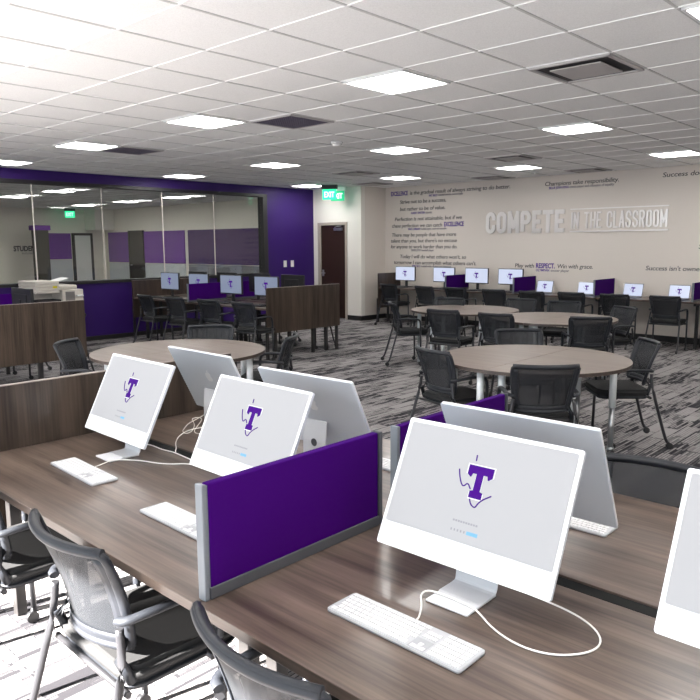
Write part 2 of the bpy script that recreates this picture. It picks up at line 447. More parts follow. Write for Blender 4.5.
# outlets on the purple wall
for i, (y, lab) in enumerate([(10.42, 'white wall plate on the purple wall, nearer the window'), (10.63, 'white wall plate on the purple wall, nearer the corner')]):
    t = thing('wall_plate', (XP, y, 1.22), 0, lab, 'wall plate', 'wall plates on the purple wall')
    MB().box(0, .006, -.045, .045, -.07, .07, .002).build('plate', 'outlet_white', t)
    MB().box(.006, .011, -.015, .015, -.03, .03, .002).build('switch', 'paper_white', t)

# ------------------------------------------------------------------ wall lettering
def quote(lab, lines):
    t = thing('wall_quote', (lines[0][1], YT, lines[-1][3]), 0, lab, 'wall lettering', 'quotes lettered on the beige wall')
    for ln in lines:
        s, x0, x1, z, kind = ln[:5]
        if kind == 'hand': o = text_on_wall(s, x0, x1, z, YT, 'text_dark', h=.074, parent=t, shear=.12, bold=.006, spacing=.95)
        elif kind == 'bold': o = text_on_wall(s, x0, x1, z, YT, 'text_purple', h=.088, parent=t, bold=.03); o['label'] = 'bold purple word'
        else: o = text_on_wall(s, x0, x1, z, YT, 'text_purple' if kind == 'subp' else 'text_grey', h=.042, parent=t, bold=.02); o['label'] = 'small print line'
        o.location = -t.location
quote('quote line starting with bold purple EXCELLENCE, close under the ceiling', [('EXCELLENCE', -10.02, -9.56, 2.66, 'bold'), ('is the gradual result of always striving to do better.', -9.5, -7.1, 2.665, 'hand'), ('PAT RILEY', -9.0, -8.78, 2.60, 'subp'), ('basketball executive, coach and player', -8.76, -8.16, 2.605, 'sub')])
quote('two line quote starting with Strive not to be a success', [('Strive not to be a success,', -9.77, -8.57, 2.485, 'hand'), ('but rather to be of value.', -9.77, -8.59, 2.335, 'hand'), ('ALBERT EINSTEIN', -9.47, -9.1, 2.26, 'subp'), ('physicist', -9.08, -8.92, 2.26, 'sub')])
quote('quote about perfection ending in bold purple EXCELLENCE', [('Perfection is not attainable, but if we', -9.91, -8.18, 2.125, 'hand'), ('chase perfection we can catch', -9.99, -8.66, 1.985, 'hand'), ('EXCELLENCE', -8.61, -8.13, 1.985, 'bold'), ('VINCE LOMBARDI', -9.55, -9.22, 1.925, 'subp'), ('football player, coach and executive', -9.2, -8.55, 1.925, 'sub')])
quote('three line quote about people who have more talent', [('There may be people that have more', -9.99, -8.31, 1.79, 'hand'), ("talent than you, but there's no excuse", -10.02, -8.29, 1.665, 'hand'), ('for anyone to work harder than you do.', -10.02, -8.28, 1.54, 'hand'), ('DEREK JETER', -9.46, -9.2, 1.48, 'sub'), ('baseball player', -9.18, -8.86, 1.48, 'sub')])
quote('lowest quote at the left, starting with Today I will do', [("Today I will do what others won't, so", -9.76, -8.06, 1.33, 'hand'), ("tomorrow I can accomplish what others can't.", -9.93, -7.82, 1.205, 'hand'), ('JERRY RICE', -9.43, -9.22, 1.145, 'subp'), ('football wide receiver and champion', -9.2, -8.42, 1.145, 'sub')])
quote('quote Champions take responsibility, close under the ceiling', [('Champions take responsibility.', -6.38, -5.02, 2.66, 'hand'), ('BILLIE JEAN KING', -6.3, -5.92, 2.60, 'subp'), ('tennis player and champion of equality', -5.9, -5.1, 2.60, 'sub')])
quote('quote Play with RESPECT, Win with grace above the monitors', [('Play with', -6.95, -6.55, 1.18, 'hand'), ('RESPECT.', -6.51, -6.13, 1.175, 'bold'), ('Win with grace.', -6.08, -5.41, 1.18, 'hand'), ('OLYMPIAN', -6.51, -6.24, 1.115, 'subp'), ('soccer player', -6.21, -5.85, 1.115, 'sub')])
quote("lower right quote starting with Success isn't owned", [("Success isn't owned,", -4.49, -3.57, 1.175, 'hand')])
quote('upper right quote starting with Success does, cut off by the frame', [("Success doesn't", -4.3, -3.5, 2.68, 'hand')])
quote('single S of a line cut off by the right edge of the photo', [('Some', -3.68, -3.3, 1.53, 'hand')])
t = thing('metal_lettering', (0, 0, 0), 0, 'large brushed metal COMPETE IN THE CLASSROOM lettering on the beige wall', 'wall lettering')
def arc(cx, cy, rx, ry, a0, a1, n=8): return [(cx+rx*math.cos(math.radians(a0+(a1-a0)*k/n)), cy+ry*math.sin(math.radians(a0+(a1-a0)*k/n))) for k in range(n+1)]
def oval(w, e): return arc(w/2, 1-w/2-0, w/2, w/2, 0, 180)+arc(w/2, w/2, w/2, w/2, 180, 360)
def glyph(ch, w):
    r_ = w/2
    if ch == 'O': return [oval(w, 0)+[(w, 1-r_)]]
    if ch == 'C': return [[(w, .68)]+oval(w, 0)[:18]+[(w, .32)]]
    if ch == 'M': return [[(0, 0), (0, 1), (w/2, .25), (w, 1), (w, 0)]]
    if ch == 'P': return [[(0, 0), (0, 1), (w*.55, 1)]+arc(w*.6, .74, w*.4, .26, 80, -80)+[(w*.55, .48), (0, .48)]]
    if ch == 'R': return [[(0, 0), (0, 1), (w*.55, 1)]+arc(w*.6, .76, w*.4, .24, 80, -80)+[(w*.55, .52), (0, .52)], [(w*.5, .52), (w, 0)]]
    if ch == 'E': return [[(w, 1), (0, 1), (0, 0), (w, 0)], [(0, .5), (w*.85, .5)]]
    if ch == 'T': return [[(0, 1), (w, 1)], [(w/2, 1), (w/2, 0)]]
    if ch == 'I': return [[(0, 0), (0, 1)]]
    if ch == 'N': return [[(0, 0), (0, 1), (w, 0), (w, 1)]]
    if ch == 'H': return [[(0, 0), (0, 1)], [(w, 0), (w, 1)], [(0, .5), (w, .5)]]
    if ch == 'L': return [[(0, 1), (0, 0), (w, 0)]]
    if ch == 'A': return [[(0, 0), (w/2, 1), (w, 0)], [(w*.2, .3), (w*.8, .3)]]
    if ch == 'S': return [[(w, .74)]+arc(w/2, .76, w/2, .24, 0, 180)+[(0, .66), (w*.25, .54), (w*.75, .46), (w, .34)]+arc(w/2, .24, w/2, .24, 0, -180)+[(0, .28)]]
def letters(s, x0, x1, z, h, st, wd, gap):
    """condensed sign letters made of flat metal strokes, every letter a part of its own"""
    wds = [(0 if c == 'I' else wd*.55 if c == ' ' else wd*(1.25 if c == 'M' else .8 if c in 'EL' else 1)) for c in s]
    tot = sum(wds)+gap*(len(s)-1); k = (x1-x0-st)/tot; x = x0+st/2
    for c, w in zip(s, wds):
        if c != ' ':
            q = MB(); hh = h-st
            for ln in glyph(c, w/hh):
                P = [(x+a*hh*k, z+st/2+b_*hh) for a, b_ in ln]
                for n_, ((ax, az), (bx, bz)) in enumerate(zip(P, P[1:])):
                    L_ = math.hypot(bx-ax, bz-az)
                    if L_ < 1e-6: continue
                    M = Matrix.Translation(((ax+bx)/2, YT-.016, (az+bz)/2)) @ Matrix.Rotation(-math.atan2(bz-az, bx-ax), 4, 'Y')
                    e_ = st/2 if len(P) < 9 else st*.18
                    n_ = len(q.bm.faces)//6; q.box(-L_/2-e_, L_/2+e_, -.010-.0004*n_, .010, -st/2, st/2, M=M)
            q.build('letter', 'sign_metal', t)
        x += (w+gap)*k
letters('COMPETE', -7.60, -5.97, 1.822, .41, .078, .15, .115)
letters('IN THE CLASSROOM', -5.84, -4.18, 1.885, .285, .030, .078, .052)
MB().box(-5.86, -4.16, YT-.03, YT-.005, 2.215, 2.235).build('bar', 'sign_metal', t)
MB().box(-5.86, -4.16, YT-.03, YT-.005, 1.825, 1.845).build('bar', 'sign_metal', t)

# ------------------------------------------------------------------ chairs
def make_chair():
    t = thing('office_chair', (0, 0, 0), 0, None, 'chair')
    # seat cushion
    def rr(w, d, r, cy, n=6, front=.02):
        P = []
        for cx, cy_, a0 in ((w-r, d-r, 0), (-w+r, d-r, 90), (-w+r, -d+r, 180), (w-r, -d+r, 270)):
            for k in range(n+1):
                a = math.radians(a0+90*k/n); P.append((cx+r*math.cos(a), cy+cy_+r*math.sin(a)))
        return P
    MB().prism(rr(.225, .210, .07, .105), .425, .475, bev=.016, smooth_side=True).build('seat', 'chair_seat', t)
    MB().prism(rr(.215, .205, .07, .10), .400, .428, bev=.01, smooth_side=True).build('seat_shell', 'chair_frame', t)
    # backrest: curved frame
    def bk(u, v):          # u -1..1 across, v 0..1 bottom to top
        hw = .172+.042*min(1, max(0, v)*1.25)**.8
        x = u*hw
        z = .515+.315*v
        y = -.112-.090*v+.055*(u*u)+.012*math.sin(PI*v)
        return (x, y, z)
    loop = [bk(u/6, 1) for u in range(-6, 7)]+[bk(1, v/6) for v in range(5, 0, -1)]+[bk(u/6, 0) for u in range(6, -7, -1)]+[bk(-1, v/6) for v in range(1, 6)]
    f = MB(); f.tube(loop, .0125, 8, closed=True, flat=1.3, sm=1)
    f.tube([bk(u/6, 1.0) for u in range(-6, 7)], .017, 8, flat=.75)
    f.sheet(lambda u, v: bk((u*2-1)*1.0, v*.16-.04), 12, 3, .014)
    for s in (-1, 1):
        f.sheet(lambda u, v: (bk(s*(.84+.20*u), v*.95+.0)[0], bk(s*(.84+.20*u), v*.95)[1], bk(0, v*.95)[2]), 3, 10, .014)
        f.tube([bk(s*.95, .12), (s*.19, -.105, .50), (s*.20, -.075, .43)], .016, 8)
    f.build('backrest_frame', 'chair_frame', t)
    MB().sheet(lambda u, v: bk((u*2-1)*.97, .05+.94*v), 14, 10, .003).build('mesh_panel', 'chair_mesh', t)
    for s in (-1, 1):
        leg = MB().tube([(s*.200, -.105, .60), (s*.212, -.108, .52), (s*.222, -.125, .44), (s*.232, -.178, .25), (s*.239, -.225, .09), (s*.240, -.245, .055)], .0125, 8, sm=1).build('leg', 'chair_metal', t)
        c = MB(); c.cyl(0, 0, -.012, .012, .026, 14, M=Matrix.Translation((s*.240, -.262, .026)) @ Matrix.Rotation(PI/2, 4, 'Y')); c.tube([(s*.24, -.248, .06), (s*.24, -.262, .03)], .012, 6)
        c.build('caster', 'black_plastic', leg)
        leg = MB().tube([(s*.242, .20, .05), (s*.242, .195, .30), (s*.242, .19, .50)], .0125, 8).build('leg', 'chair_metal', t)
        c = MB(); c.cyl(0, 0, -.012, .012, .026, 14, M=Matrix.Translation((s*.242, .19, .026)) @ Matrix.Rotation(PI/2, 4, 'Y')); c.tube([(s*.242, .20, .07), (s*.242, .19, .03)], .012, 6)
        c.build('caster', 'black_plastic', leg)
        a = MB(); a.tube([(s*.242, .19, .47), (s*.242, .192, .57), (s*.242, .175, .625), (s*.242, .09, .638), (s*.240, -.03, .634), (s*.228, -.10, .628), (s*.196, -.108, .622)], .0125, 8, flat=1.25, sm=2)
        a.build('armrest', 'chair_frame', t)
    MB().tube([(-.235, .17, .410), (.235, .17, .410)], .011, 6).build('stretcher', 'chair_metal', t)
    MB().tube([(-.222, -.10, .410), (.222, -.10, .410)], .011, 6).build('stretcher', 'chair_metal', t)
    return t
CH = make_chair(); used = False
def chair(mx, my, deg, lab, group):
    """mx,my = middle of the back's top rail on plan"""
    global used
    a = math.radians(deg); x = mx-math.sin(a)*.175; y = my+math.cos(a)*.175
    if not used:
        CH.location = (x, y, 0); CH.rotation_euler = (0, 0, a); tag(CH, lab, 'chair', group); used = True; return CH
    return dup(CH, (x, y, 0), a, lab, group)
G = 'mesh back office chairs'
chair(-2.74, .81, 2, 'sunlit chair at the near desk cut off by the left edge', 'chairs at the near desk')
chair(-1.885, .815, -1, 'sunlit chair with arms in front of the keyboard left of the purple divider', 'chairs at the near desk')
chair(-1.05, .805, -4, 'sunlit chair whose curved back pokes up at the bottom edge, right of the purple divider', 'chairs at the near desk')
chair(-.85, 2.58, 180, 'mesh chair behind the far side of the near desk, right of the silver monitor back', 'chairs at the near desk')
g1 = 'chairs at the nearer right round table'
chair(-2.09, 5.86, 131, 'black chair standing at the right of the nearer round table, seen from the side', g1)
chair(-3.18, 4.30, -18, 'grey-lit chair at the left of the nearer round table, back to the camera', g1)
chair(-2.165, 4.215, 41, 'chair directly in front of the nearer round table, back to the camera', g1)
chair(-3.32, 5.86, 225, 'chair behind the nearer round table facing the camera', g1)
g2 = 'chairs at the two farther round tables'
chair(-3.27, 7.33, 34, 'chair with see-through back at the near right of the farther round tables', g2)
chair(-5.0, 7.0, 6, 'left chair of the pair in front of the farther round tables', g2)
chair(-4.27, 7.0, 3, 'right chair of the pair in front of the farther round tables', g2)
chair(-6.19, 7.48, -42, 'chair in side view at the left end of the farther round tables', g2)
chair(-3.46, 8.78, 150, 'chair at the right end behind the farther round tables', g2)
chair(-6.03, 8.66, 200, 'leftmost dark chair behind the farther round tables', g2)
chair(-5.13, 9.16, 190, 'middle dark chair behind the farther round tables', g2)
chair(-4.46, 9.13, 195, 'right dark chair behind the farther round tables', g2)
g3 = 'chairs at the left round table'
chair(-5.81, 4.20, 231, 'chair behind the left round table, only its low grey back showing', g3)
chair(-4.60, 4.21, 127, 'chair at the right of the left round table, seen from the side', g3)
chair(-5.77, 2.67, -50, 'chair at the left of the left round table, above the near wood end panel', g3)
g4 = 'chairs along the lettered wall desk'
for x, y, a, lab in [(-9.15, 10.93, -4, 'leftmost chair at the wall desk, next to the cream wall corner'), (-8.1, 10.72, -4, 'second chair from the left at the wall desk'),
    (-7.4, 10.74, 2, 'third chair from the left at the wall desk, before the first purple divider'), (-6.56, 10.68, 5, 'fourth chair from the left at the wall desk, before the two middle monitors'),
    (-5.82, 10.66, 4, 'chair at the wall desk before the second purple divider'), (-5.2, 10.83, 5, 'chair at the wall desk before the second laptop'),
    (-4.48, 10.82, 6, 'chair at the wall desk right of the third purple divider'), (-3.75, 10.9, 3, 'rightmost chair at the wall desk, fully in view before the last laptop')]:
    chair(x, y, a, lab, g4)
g5 = 'chairs at the island desk by the purple wall'
for x, y, a, lab in [(-10.25, 6.10, -2, 'leftmost dark chair at the island by the purple wall'), (-9.39, 6.09, 4, 'second dark chair from the left at the island by the purple wall'),
    (-8.62, 6.17, 8, 'third dark chair at the island, before the purple divider'), (-7.78, 6.14, 4, 'rightmost chair at the island, beside the wood end panel')]:
    chair(x, y, a, lab, g5)
for x, lab in [(-8.15, 'chair behind the far wood end panel, feet showing, nearer the panel'), (-9.0, 'chair behind the far wood end panel, only its feet showing, farther')]:
    chair(x, 8.07, 180, lab, g5)
for x, lab in [(-8.15, 'chair behind the left wood end panel, right pair of feet below it'), (-9.0, 'chair behind the left wood end panel, left pair of feet below it')]:
    chair(x, 3.98, 180, lab, 'chairs at the island desk with the copier')

# ------------------------------------------------------------------ desks
def desk(x0, x1, y0, y1, lab, group, posts=None, mat='wood_x', edge_back=False):
    t = thing('computer_desk', ((x0+x1)/2, (y0+y1)/2, 0), 0, lab, 'desk', group)
    hx, hy = (x1-x0)/2, (y1-y0)/2
    MB().box(-hx+.001, hx-.001, -hy, hy, .712, .74, .0015).build('desktop', mat, t)
    for s in (-1, 1):
        for q in (-1, 1):
            MB().box(s*(hx-.06)-.022, s*(hx-.06)+.022, q*.14-.022, q*.14+.022, 0, .712, .003).build('leg', 'desk_post', t)
        MB().box(s*(hx-.06)-.018, s*(hx-.06)+.018, -hy+.08, hy-.08, .67, .712, .003).build('crossbar', 'desk_post', t)
    return t
gd = 'desks of the near island'
desk(-3.17, -1.42, .95, 1.655, 'near island desk, front left, under the two left white computers', gd)
desk(-1.42, .36, .95, 1.655, 'near island desk, front right, with the large white computer', gd)
desk(-3.17, -1.42, 1.712, 2.435, 'near island desk, rear left, behind the dark cable gap', gd)
desk(-1.42, .36, 1.712, 2.435, 'near island desk, rear right, behind the dark cable gap', gd)
t = thing('cable_trough', (0, 0, 0), 0, 'black cable trough in the gap between the near island desks', 'cable tray')
q = MB(); q.box(-3.12, .34, 1.657, 1.710, .60, .606); q.box(-3.12, .34, 1.657, 1.660, .60, .70); q.box(-3.12, .34, 1.707, 1.710, .60, .70); q.build('tray', 'black_plastic', t); MB().box(-3.12, .34, 1.6575, 1.7095, .722, .737, .004).build('cover_strip', 'gap_black', t)
def end_panel(x, y0, y1, lab, z0=.38, mat='wood_z', rotm=0):
    t = thing('end_panel', (x, (y0+y1)/2, 0), 0, lab, 'wood panel', 'wood end panels of the desk islands')
    h = (y1-y0)/2
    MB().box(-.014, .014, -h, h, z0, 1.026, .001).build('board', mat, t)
    MB().box(-.015, .015, -h-.001, h+.001, 1.026, 1.03, .0005).build('edge_strip', 'edge_band', t)
    for s in (-1, 1):
        MB().box(-.05, -.0145, s*(h-.03)-.02, s*(h-.03)+.02, 0, z0+.2, .003).build('post', 'desk_post', t)
    return t
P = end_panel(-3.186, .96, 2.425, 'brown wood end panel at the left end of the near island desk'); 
for c in kids(P):
    if c.name.startswith('post'): bpy.data.objects.remove(c)
for s in (-1, 1): MB().box(-.05, -.0145, s*.70-.02, s*.70+.02, 0, .58, .003).build('post', 'desk_post', P)
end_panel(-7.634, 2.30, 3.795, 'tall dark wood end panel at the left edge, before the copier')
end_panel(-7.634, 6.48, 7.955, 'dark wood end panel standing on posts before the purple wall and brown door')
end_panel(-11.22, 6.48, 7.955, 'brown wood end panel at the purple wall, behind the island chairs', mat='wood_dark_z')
end_panel(-9.72, 11.32, 12.05, 'short dark end panel at the left end of the lettered wall desk', z0=.3, mat='wood_dark_z')
gi = 'desks of the island by the purple wall'
desk(-9.40, -7.65, 6.48, 7.185, 'island desk by the purple wall, front half nearer the wood end panel', gi)
desk(-11.19, -9.40, 6.48, 7.185, 'island desk by the purple wall, front half nearer the window', gi)
desk(-9.40, -7.65, 7.24, 7.95, 'island desk by the purple wall, rear half nearer the wood end panel', gi)
desk(-11.19, -9.40, 7.24, 7.95, 'island desk by the purple wall, rear half nearer the window', gi)
gj = 'desks behind the left wood end panel'
desk(-9.40, -7.65, 2.32, 3.02, 'desk hidden behind the left wood end panel, front half', gj)
desk(-9.40, -7.65, 3.08, 3.78, 'desk hidden behind the left wood end panel, rear half', gj)
xs = [-9.70, -7.9, -6.4, -4.95, -3.41, -1.9]
for k, (a, b_) in enumerate(zip(xs, xs[1:])):
    desk(a, b_, 11.32, 12.06, ['leftmost wall desk section under the first two monitors', 'wall desk section between the first two purple dividers', 'wall desk section under the first two laptops',
        'wall desk section under the last two laptops', 'wall desk section at the right edge of the photo'][k], 'desks along the lettered wall')
# dividers
def divider(x, y0, y1, lab, group, z1=1.045, flip=False):
    t = thing('desk_divider', (x, (y0+y1)/2, .74), 0, lab, 'divider', group)
    h = (y1-y0)/2; H = z1-.74
    MB().box(-.013, .013, -h+.016, h-.016, .03, H, .004).build('fabric_panel', 'purple_fabric', t)
    MB().box(-.016, .016, -h+.012, h-.012, .0005, .033, .003).build('bottom_rail', 'rail_grey', t)
    q = MB(); q.box(-.015, .015, -h-.004, -h+.010, .0005, H+.001, .003)
    q.box(-.010, .010, -h+.010, -h+.017, .033, H-.004); q.build('end_post', 'aluminium', t)
    q = MB(); q.box(-.015, .015, h-.010, h+.004, .0005, H+.001, .003); q.build('end_post', 'rail_grey', t)
    return t
divider(-1.42, .975, 1.655, 'large purple desk divider in the foreground', 'purple dividers on the near island')
divider(-1.42, 1.735, 2.42, 'purple desk divider on the rear desk, behind the large white computer', 'purple dividers on the near island')
divider(-9.46, 6.42, 7.18, 'purple divider between the island monitors by the purple wall', 'purple dividers on the far islands', 1.03)
divider(-9.40, 7.25, 7.94, 'purple divider on the rear half of the island by the purple wall', 'purple dividers on the far islands', 1.03)
divider(-9.40, 3.09, 3.77, 'purple divider at the left edge beside the dark monitor', 'purple dividers on the far islands', 1.03)
for x, lab in [(-7.95, 'purple divider between the second and third wall monitors'), (-6.48, 'purple divider between the last monitor and the first laptop'), (-4.99, 'purple divider between the second and third laptops'), (-3.46, 'purple divider at the right edge beside the last laptop')]:
    divider(x, 11.24, 12.03, lab, 'purple dividers on the wall desk', 1.03)

# ------------------------------------------------------------------ round tables made of two half tops
def half_table(cx, cy, side, lab, group):
    t = thing('half_round_table', (cx, cy, 0), 0, lab, 'table', group)
    R = .73; N = 40
    poly = [(side*.002, -R)]+[(side*(.002+(R-.002)*math.sin(PI*k/N)), -R*math.cos(PI*k/N)) for k in range(1, N)]+[(side*.002, R)]
    MB().prism(poly, .712, .738, smooth_side=False).build('tabletop', 'wood_pale_x', t)
    poly2 = [(x*1.001, y*1.001) for x, y in poly]
    MB().prism(poly2, .714, .736).build('edge_strip', 'edge_dark' if 'edge_dark' in MATS else 'rail_grey', t)
    for x, y in ((.09, -.62), (.09, .62), (.50, -.36), (.50, .36)):
        l = MB().cyl(side*x, y, .35, .712, .027, 16).build('leg', 'leg_white', t)
        q = MB(); q.cyl(side*x, y, .03, .36, .022, 16); q.cyl(side*x, y, 0, .03, .028, 16); q.build('leg_sleeve', 'steel', l)
    return t
plain('edge_dark', (.05, .036, .03), .4)
for cx, cy, nm in [(-2.70, 5.025, 'nearer right round table'), (-4.0, 7.92, 'farther round table, right one of the two'), (-5.46, 8.18, 'farther round table, left one of the two'), (-5.18, 3.41, 'left round table behind the near computers')]:
    half_table(cx, cy, -1, 'left half of the '+nm, 'halves of the round tables')
    half_table(cx, cy, 1, 'right half of the '+nm, 'halves of the round tables')

# ------------------------------------------------------------------ logo, all-in-one computers
TX = [(-.045, .052), (.045, .052), (.045, .022), (.034, .014), (.030, .014), (.026, .026), (.0125, .026), (.0125, -.026), (.023, -.029), (.023, -.050), (-.023, -.050), (-.023, -.029), (-.0125, -.026), (-.0125, .026), (-.026, .026), (-.030, .014), (-.034, .014), (-.045, .022)]
def logo(parent, M, s=1.0, simple=False):
    """purple block T over an outline of a state, drawn on a screen; M maps (u,v,n) to the parent"""
    if not simple:
        MB().prism([(x*1.10*s, y*1.08*s) for x, y in TX], .0006, .0010, M).build('logo_outline', 'logo_line', parent)
    MB().prism([(x*s, y*s) for x, y in TX], .0010, .0016, M).build('logo_letter', 'logo_purple', parent)
    q = MB(); r = .0022*s if not simple else .0028*s
    for ln in ([(-.028, .085), (-.026, .066)], [(-.078, .030), (-.070, .006), (-.056, -.018), (-.046, -.020), (-.036, -.006), (-.022, -.024)],
               [(-.016, -.054), (-.008, -.070), (.010, -.078), (.016, -.062), (.030, -.046), (.055, -.030)]):
        q.tube([(x*s, y*s, .0012) for x, y in ln], r, 5, flat=1, sm=2, M=M)
    q.build('state_outline', 'logo_purple', parent)
def make_imac(cable=True):
    t = thing('desktop_computer', (0, 0, .74), 0, None, 'computer')
    W, H, D = .512, .356, .011
    A = Matrix.Translation((-.015*0, -.013, .083)) @ Matrix.Rotation(-.455, 4, 'X')     # local frame on the front face: x right, z up, y into the body
    def slab(x0, x1, y0, y1, z0, z1, r):
        P = []
        for cx, cz, a0 in ((x1-r, z1-r, 0), (x0+r, z1-r, 90), (x0+r, z0+r, 180), (x1-r, z0+r, 270)):
            for k in range(6):
                a = math.radians(a0+90*k/5); P.append((cx+r*math.cos(a), cz+r*math.sin(a)))
        m = Matrix(((1, 0, 0, 0), (0, 0, 1, 0), (0, 1, 0, 0), (0, 0, 0, 1)))   # (x,y,z)->(x,z,y)
        return P, (y0, y1), A @ m
    P, (a, b_), M = slab(-W/2, W/2, .001, D, 0, H, .007)
    MB().prism(P, a, b_, M, bev=.0012).build('rear_housing', 'silver_body', t)
    P, (a, b_), M = slab(-W/2, W/2, -.001, .0012, 0, H, .007)
    MB().prism(P, a, b_, M).build('front_bezel', 'white_bezel', t)
    P, (a, b_), M = slab(-W/2+.010, W/2-.010, -.0018, -.0005, .064, H-.010, .004)
    sN = MB().prism(P, a, b_, M).build('screen', 'screen_grey', t)
    Mf = A @ Matrix.Translation((.004, -.0018, .221)) @ Matrix(((1, 0, 0, 0), (0, 0, -1, 0), (0, 1, 0, 0), (0, 0, 0, 1)))
    logo(sN, Mf, .82)
    q = MB(); k = -.045
    while k < .03: q.box(k, k+.0055, -.1080, -.1030, 0, .0004, M=Mf); k += .0075
    q.build('login_text', 'screen_text', sN)
    q = MB(); k = -.045
    while k < -.005: q.box(k, k+.004, -.1320, -.1260, 0, .0004, M=Mf); k += .0095
    q.build('login_dots', 'screen_text', sN)
    MB().box(.002, .034, -.1335, -.1245, 0, .0004, M=Mf).build('login_button', 'screen_blue_chip', sN)
    # stand: base plate and neck with cable hole
    MB().box(-.052, .072, -.068, .070, .0003, .0065, .003).build('stand_base', 'white_plastic', t)
    q = MB(); q.tube([(.010, .064, .004), (.010, .070, .010), (.010, .0735, .03), (.010, .080, .12), (.010, .087, .235)], .0618, 24, sm=0, flat=1)
    q.bm.free(); q = MB()
    prof = [(-.01, .0035), (.050, .0035), (.064, .006), (.0695, .014), (.072, .03), (.074, .12), (.0655, .205)]
    t_ = bmesh.new(); rows = []
    for (y, z) in prof:
        rows.append([t_.verts.new((x, y+o*.9, z+(.0038 if o > 0 else 0)*(1 if z < .02 else 0))) for x, o in ((-.052, 0), (.072, 0), (.072, .005), (-.052, .005))])
    for r0, r1 in zip(rows, rows[1:]):
        for k in range(4): t_.faces.new((r0[k], r0[(k+1) % 4], r1[(k+1) % 4], r1[k]))
    t_.faces.new(rows[0][::-1]); t_.faces.new(rows[-1]); bmesh.ops.recalc_face_normals(t_, faces=t_.faces[:])
    q._add(t_)
    q.build('stand_neck', 'white_plastic', t)
    MB().cyl(0, 0, -.0012, .0012, .016, 20, M=Matrix.Translation((.010, .0778, .115)) @ Matrix.Rotation(PI/2-.06, 4, 'X')).build('cable_hole', 'rail_grey', t)
    # fruit emblem on the back
    Mb = A @ Matrix.Translation((0, D, .215)) @ Matrix(((-1, 0, 0, 0), (0, 0, 1, 0), (0, 1, 0, 0), (0, 0, 0, 1)))
    ap = [(0, .020), (.006, .023), (.013, .0225), (.019, .018), (.0215, .013), (.0165, .008), (.0150, .001), (.0175, -.005), (.0225, -.009), (.019, -.017), (.0135, -.0245), (.008, -.0265), (.003, -.0245), (0, -.024),
          (-.004, -.0250), (-.009, -.0265), (-.015, -.022), (-.0195, -.014), (-.0225, -.004), (-.0225, .006), (-.019, .015), (-.013, .0215), (-.006, .0225)]
    q = MB(); q.prism(ap, 0, .0009, Mb); q.prism([(.000, .026), (.003, .024), (.008, .027), (.0105, .034), (.010, .038), (.005, .0365), (.001, .032)], 0, .0009, Mb)
    q.build('back_emblem', 'logo_silver', t)
    return t
IM = make_imac()
IM.location = (-.952, 1.418, .74); IM.rotation_euler = (0, 0, math.radians(1.1)); tag(IM, 'large white all-in-one computer in the foreground, right of the purple divider', 'computer', 'white all-in-one computers')
for x, y, a, lab in [(-2.734, 1.463, -1.3, 'white all-in-one computer facing the camera, leftmost on the near desk'), (-1.922, 1.466, -.7, 'white all-in-one computer facing the camera just left of the large purple divider'),
    (-.221, 1.453, 0, 'white all-in-one computer cut off by the right edge of the photo'), (-2.745, 2.056, 178.6, 'silver back of the leftmost rear computer, emblem showing, next to the wood end panel'),
    (-1.952, 1.972, 181, 'silver back of the rear computer behind the large purple divider'), (-1.015, 1.930, 180.6, 'silver back of the rear computer behind the large white computer')]:
    dup(IM, (x, y, .74), math.radians(a), lab)

def make_keyboard():
    t = thing('keyboard', (0, 0, .74), 0, None, 'keyboard')
    P = []
    W, Dp, r = .195, .053, .009
    for cx, cy, a0 in ((W-r, Dp-r, 0), (-W+r, Dp-r, 90), (-W+r, -Dp+r, 180), (W-r, -Dp+r, 270)):
        for k in range(5):
            a = math.radians(a0+90*k/4); P.append((cx+r*math.cos(a), cy+r*math.sin(a)))
    MB().prism(P, .0004, .009, bev=.001, smooth_side=True).build('tray', 'kb_tray', t)
    MB().box(.052, .097, -.049, -.005, .0088, .0094).build('arrow_key_area', 'kb_gap', t)
    q = MB()
    rows = [(.036, .048, [(-.187+.0175*i, .0145) for i in range(14)])]
    for r_ in range(5):
        y1 = .032-.0163*r_
        if r_ < 4:
            n0 = 14; off = [0, .004, .006, .010][r_]
            ks = [(-.187+off+.0167*i, .0138) for i in range(14)]
            ks = [k for k in ks if k[0]+k[1] < .052]
        else: ks = [(-.187, .018), (-.166, .016), (-.147, .018), (-.126, .085), (-.038, .018), (-.017, .016), (.002, .018), (.023, .022)]
        rows.append((y1-.0135, y1, ks))
    for y0, y1, ks in rows:
        for x, w in ks: q.box(x, x+w, y0, y1, .009, .0108)
    for c in range(3):
        for y in (.018, .0015): q.box(.058+c*.0128, .069+c*.0128, y, y+.0125, .009, .0108)
    for c in range(3): q.box(.058+c*.0128, .069+c*.0128, -.047, -.035, .0094, .0108)
    q.box(.0708, .0818, -.0335, -.0215, .0094, .0108)
    for c in range(4):
        for r_ in range(5): q.box(.104+c*.0212, .1225+c*.0212, .0185-.0163*r_, .032-.0163*r_, .009, .0108)
        q.box(.104+c*.0212, .1225+c*.0212, .036, .048, .009, .0108)
    q.build('keys', 'key_white', t)
    return t
KB = make_keyboard(); KB.location = (-.958, 1.20, .74); tag(KB, 'white keyboard in the foreground before the large white computer', 'keyboard', 'white keyboards on the near desks')
for x, y, a, lab in [(-2.630, 1.262, -2.5, 'white keyboard before the leftmost computer'), (-1.885, 1.233, -1, 'white keyboard just left of the large purple divider, before the second computer'),
    (-1.025, 2.08, 180, 'white keyboard on the rear desk beside the silver monitor back'), (-1.915, 2.13, 180, 'white keyboard on the rear desk, seen in the gap between the two dividers')]:
    dup(KB, (x, y, .74), math.radians(a), lab)

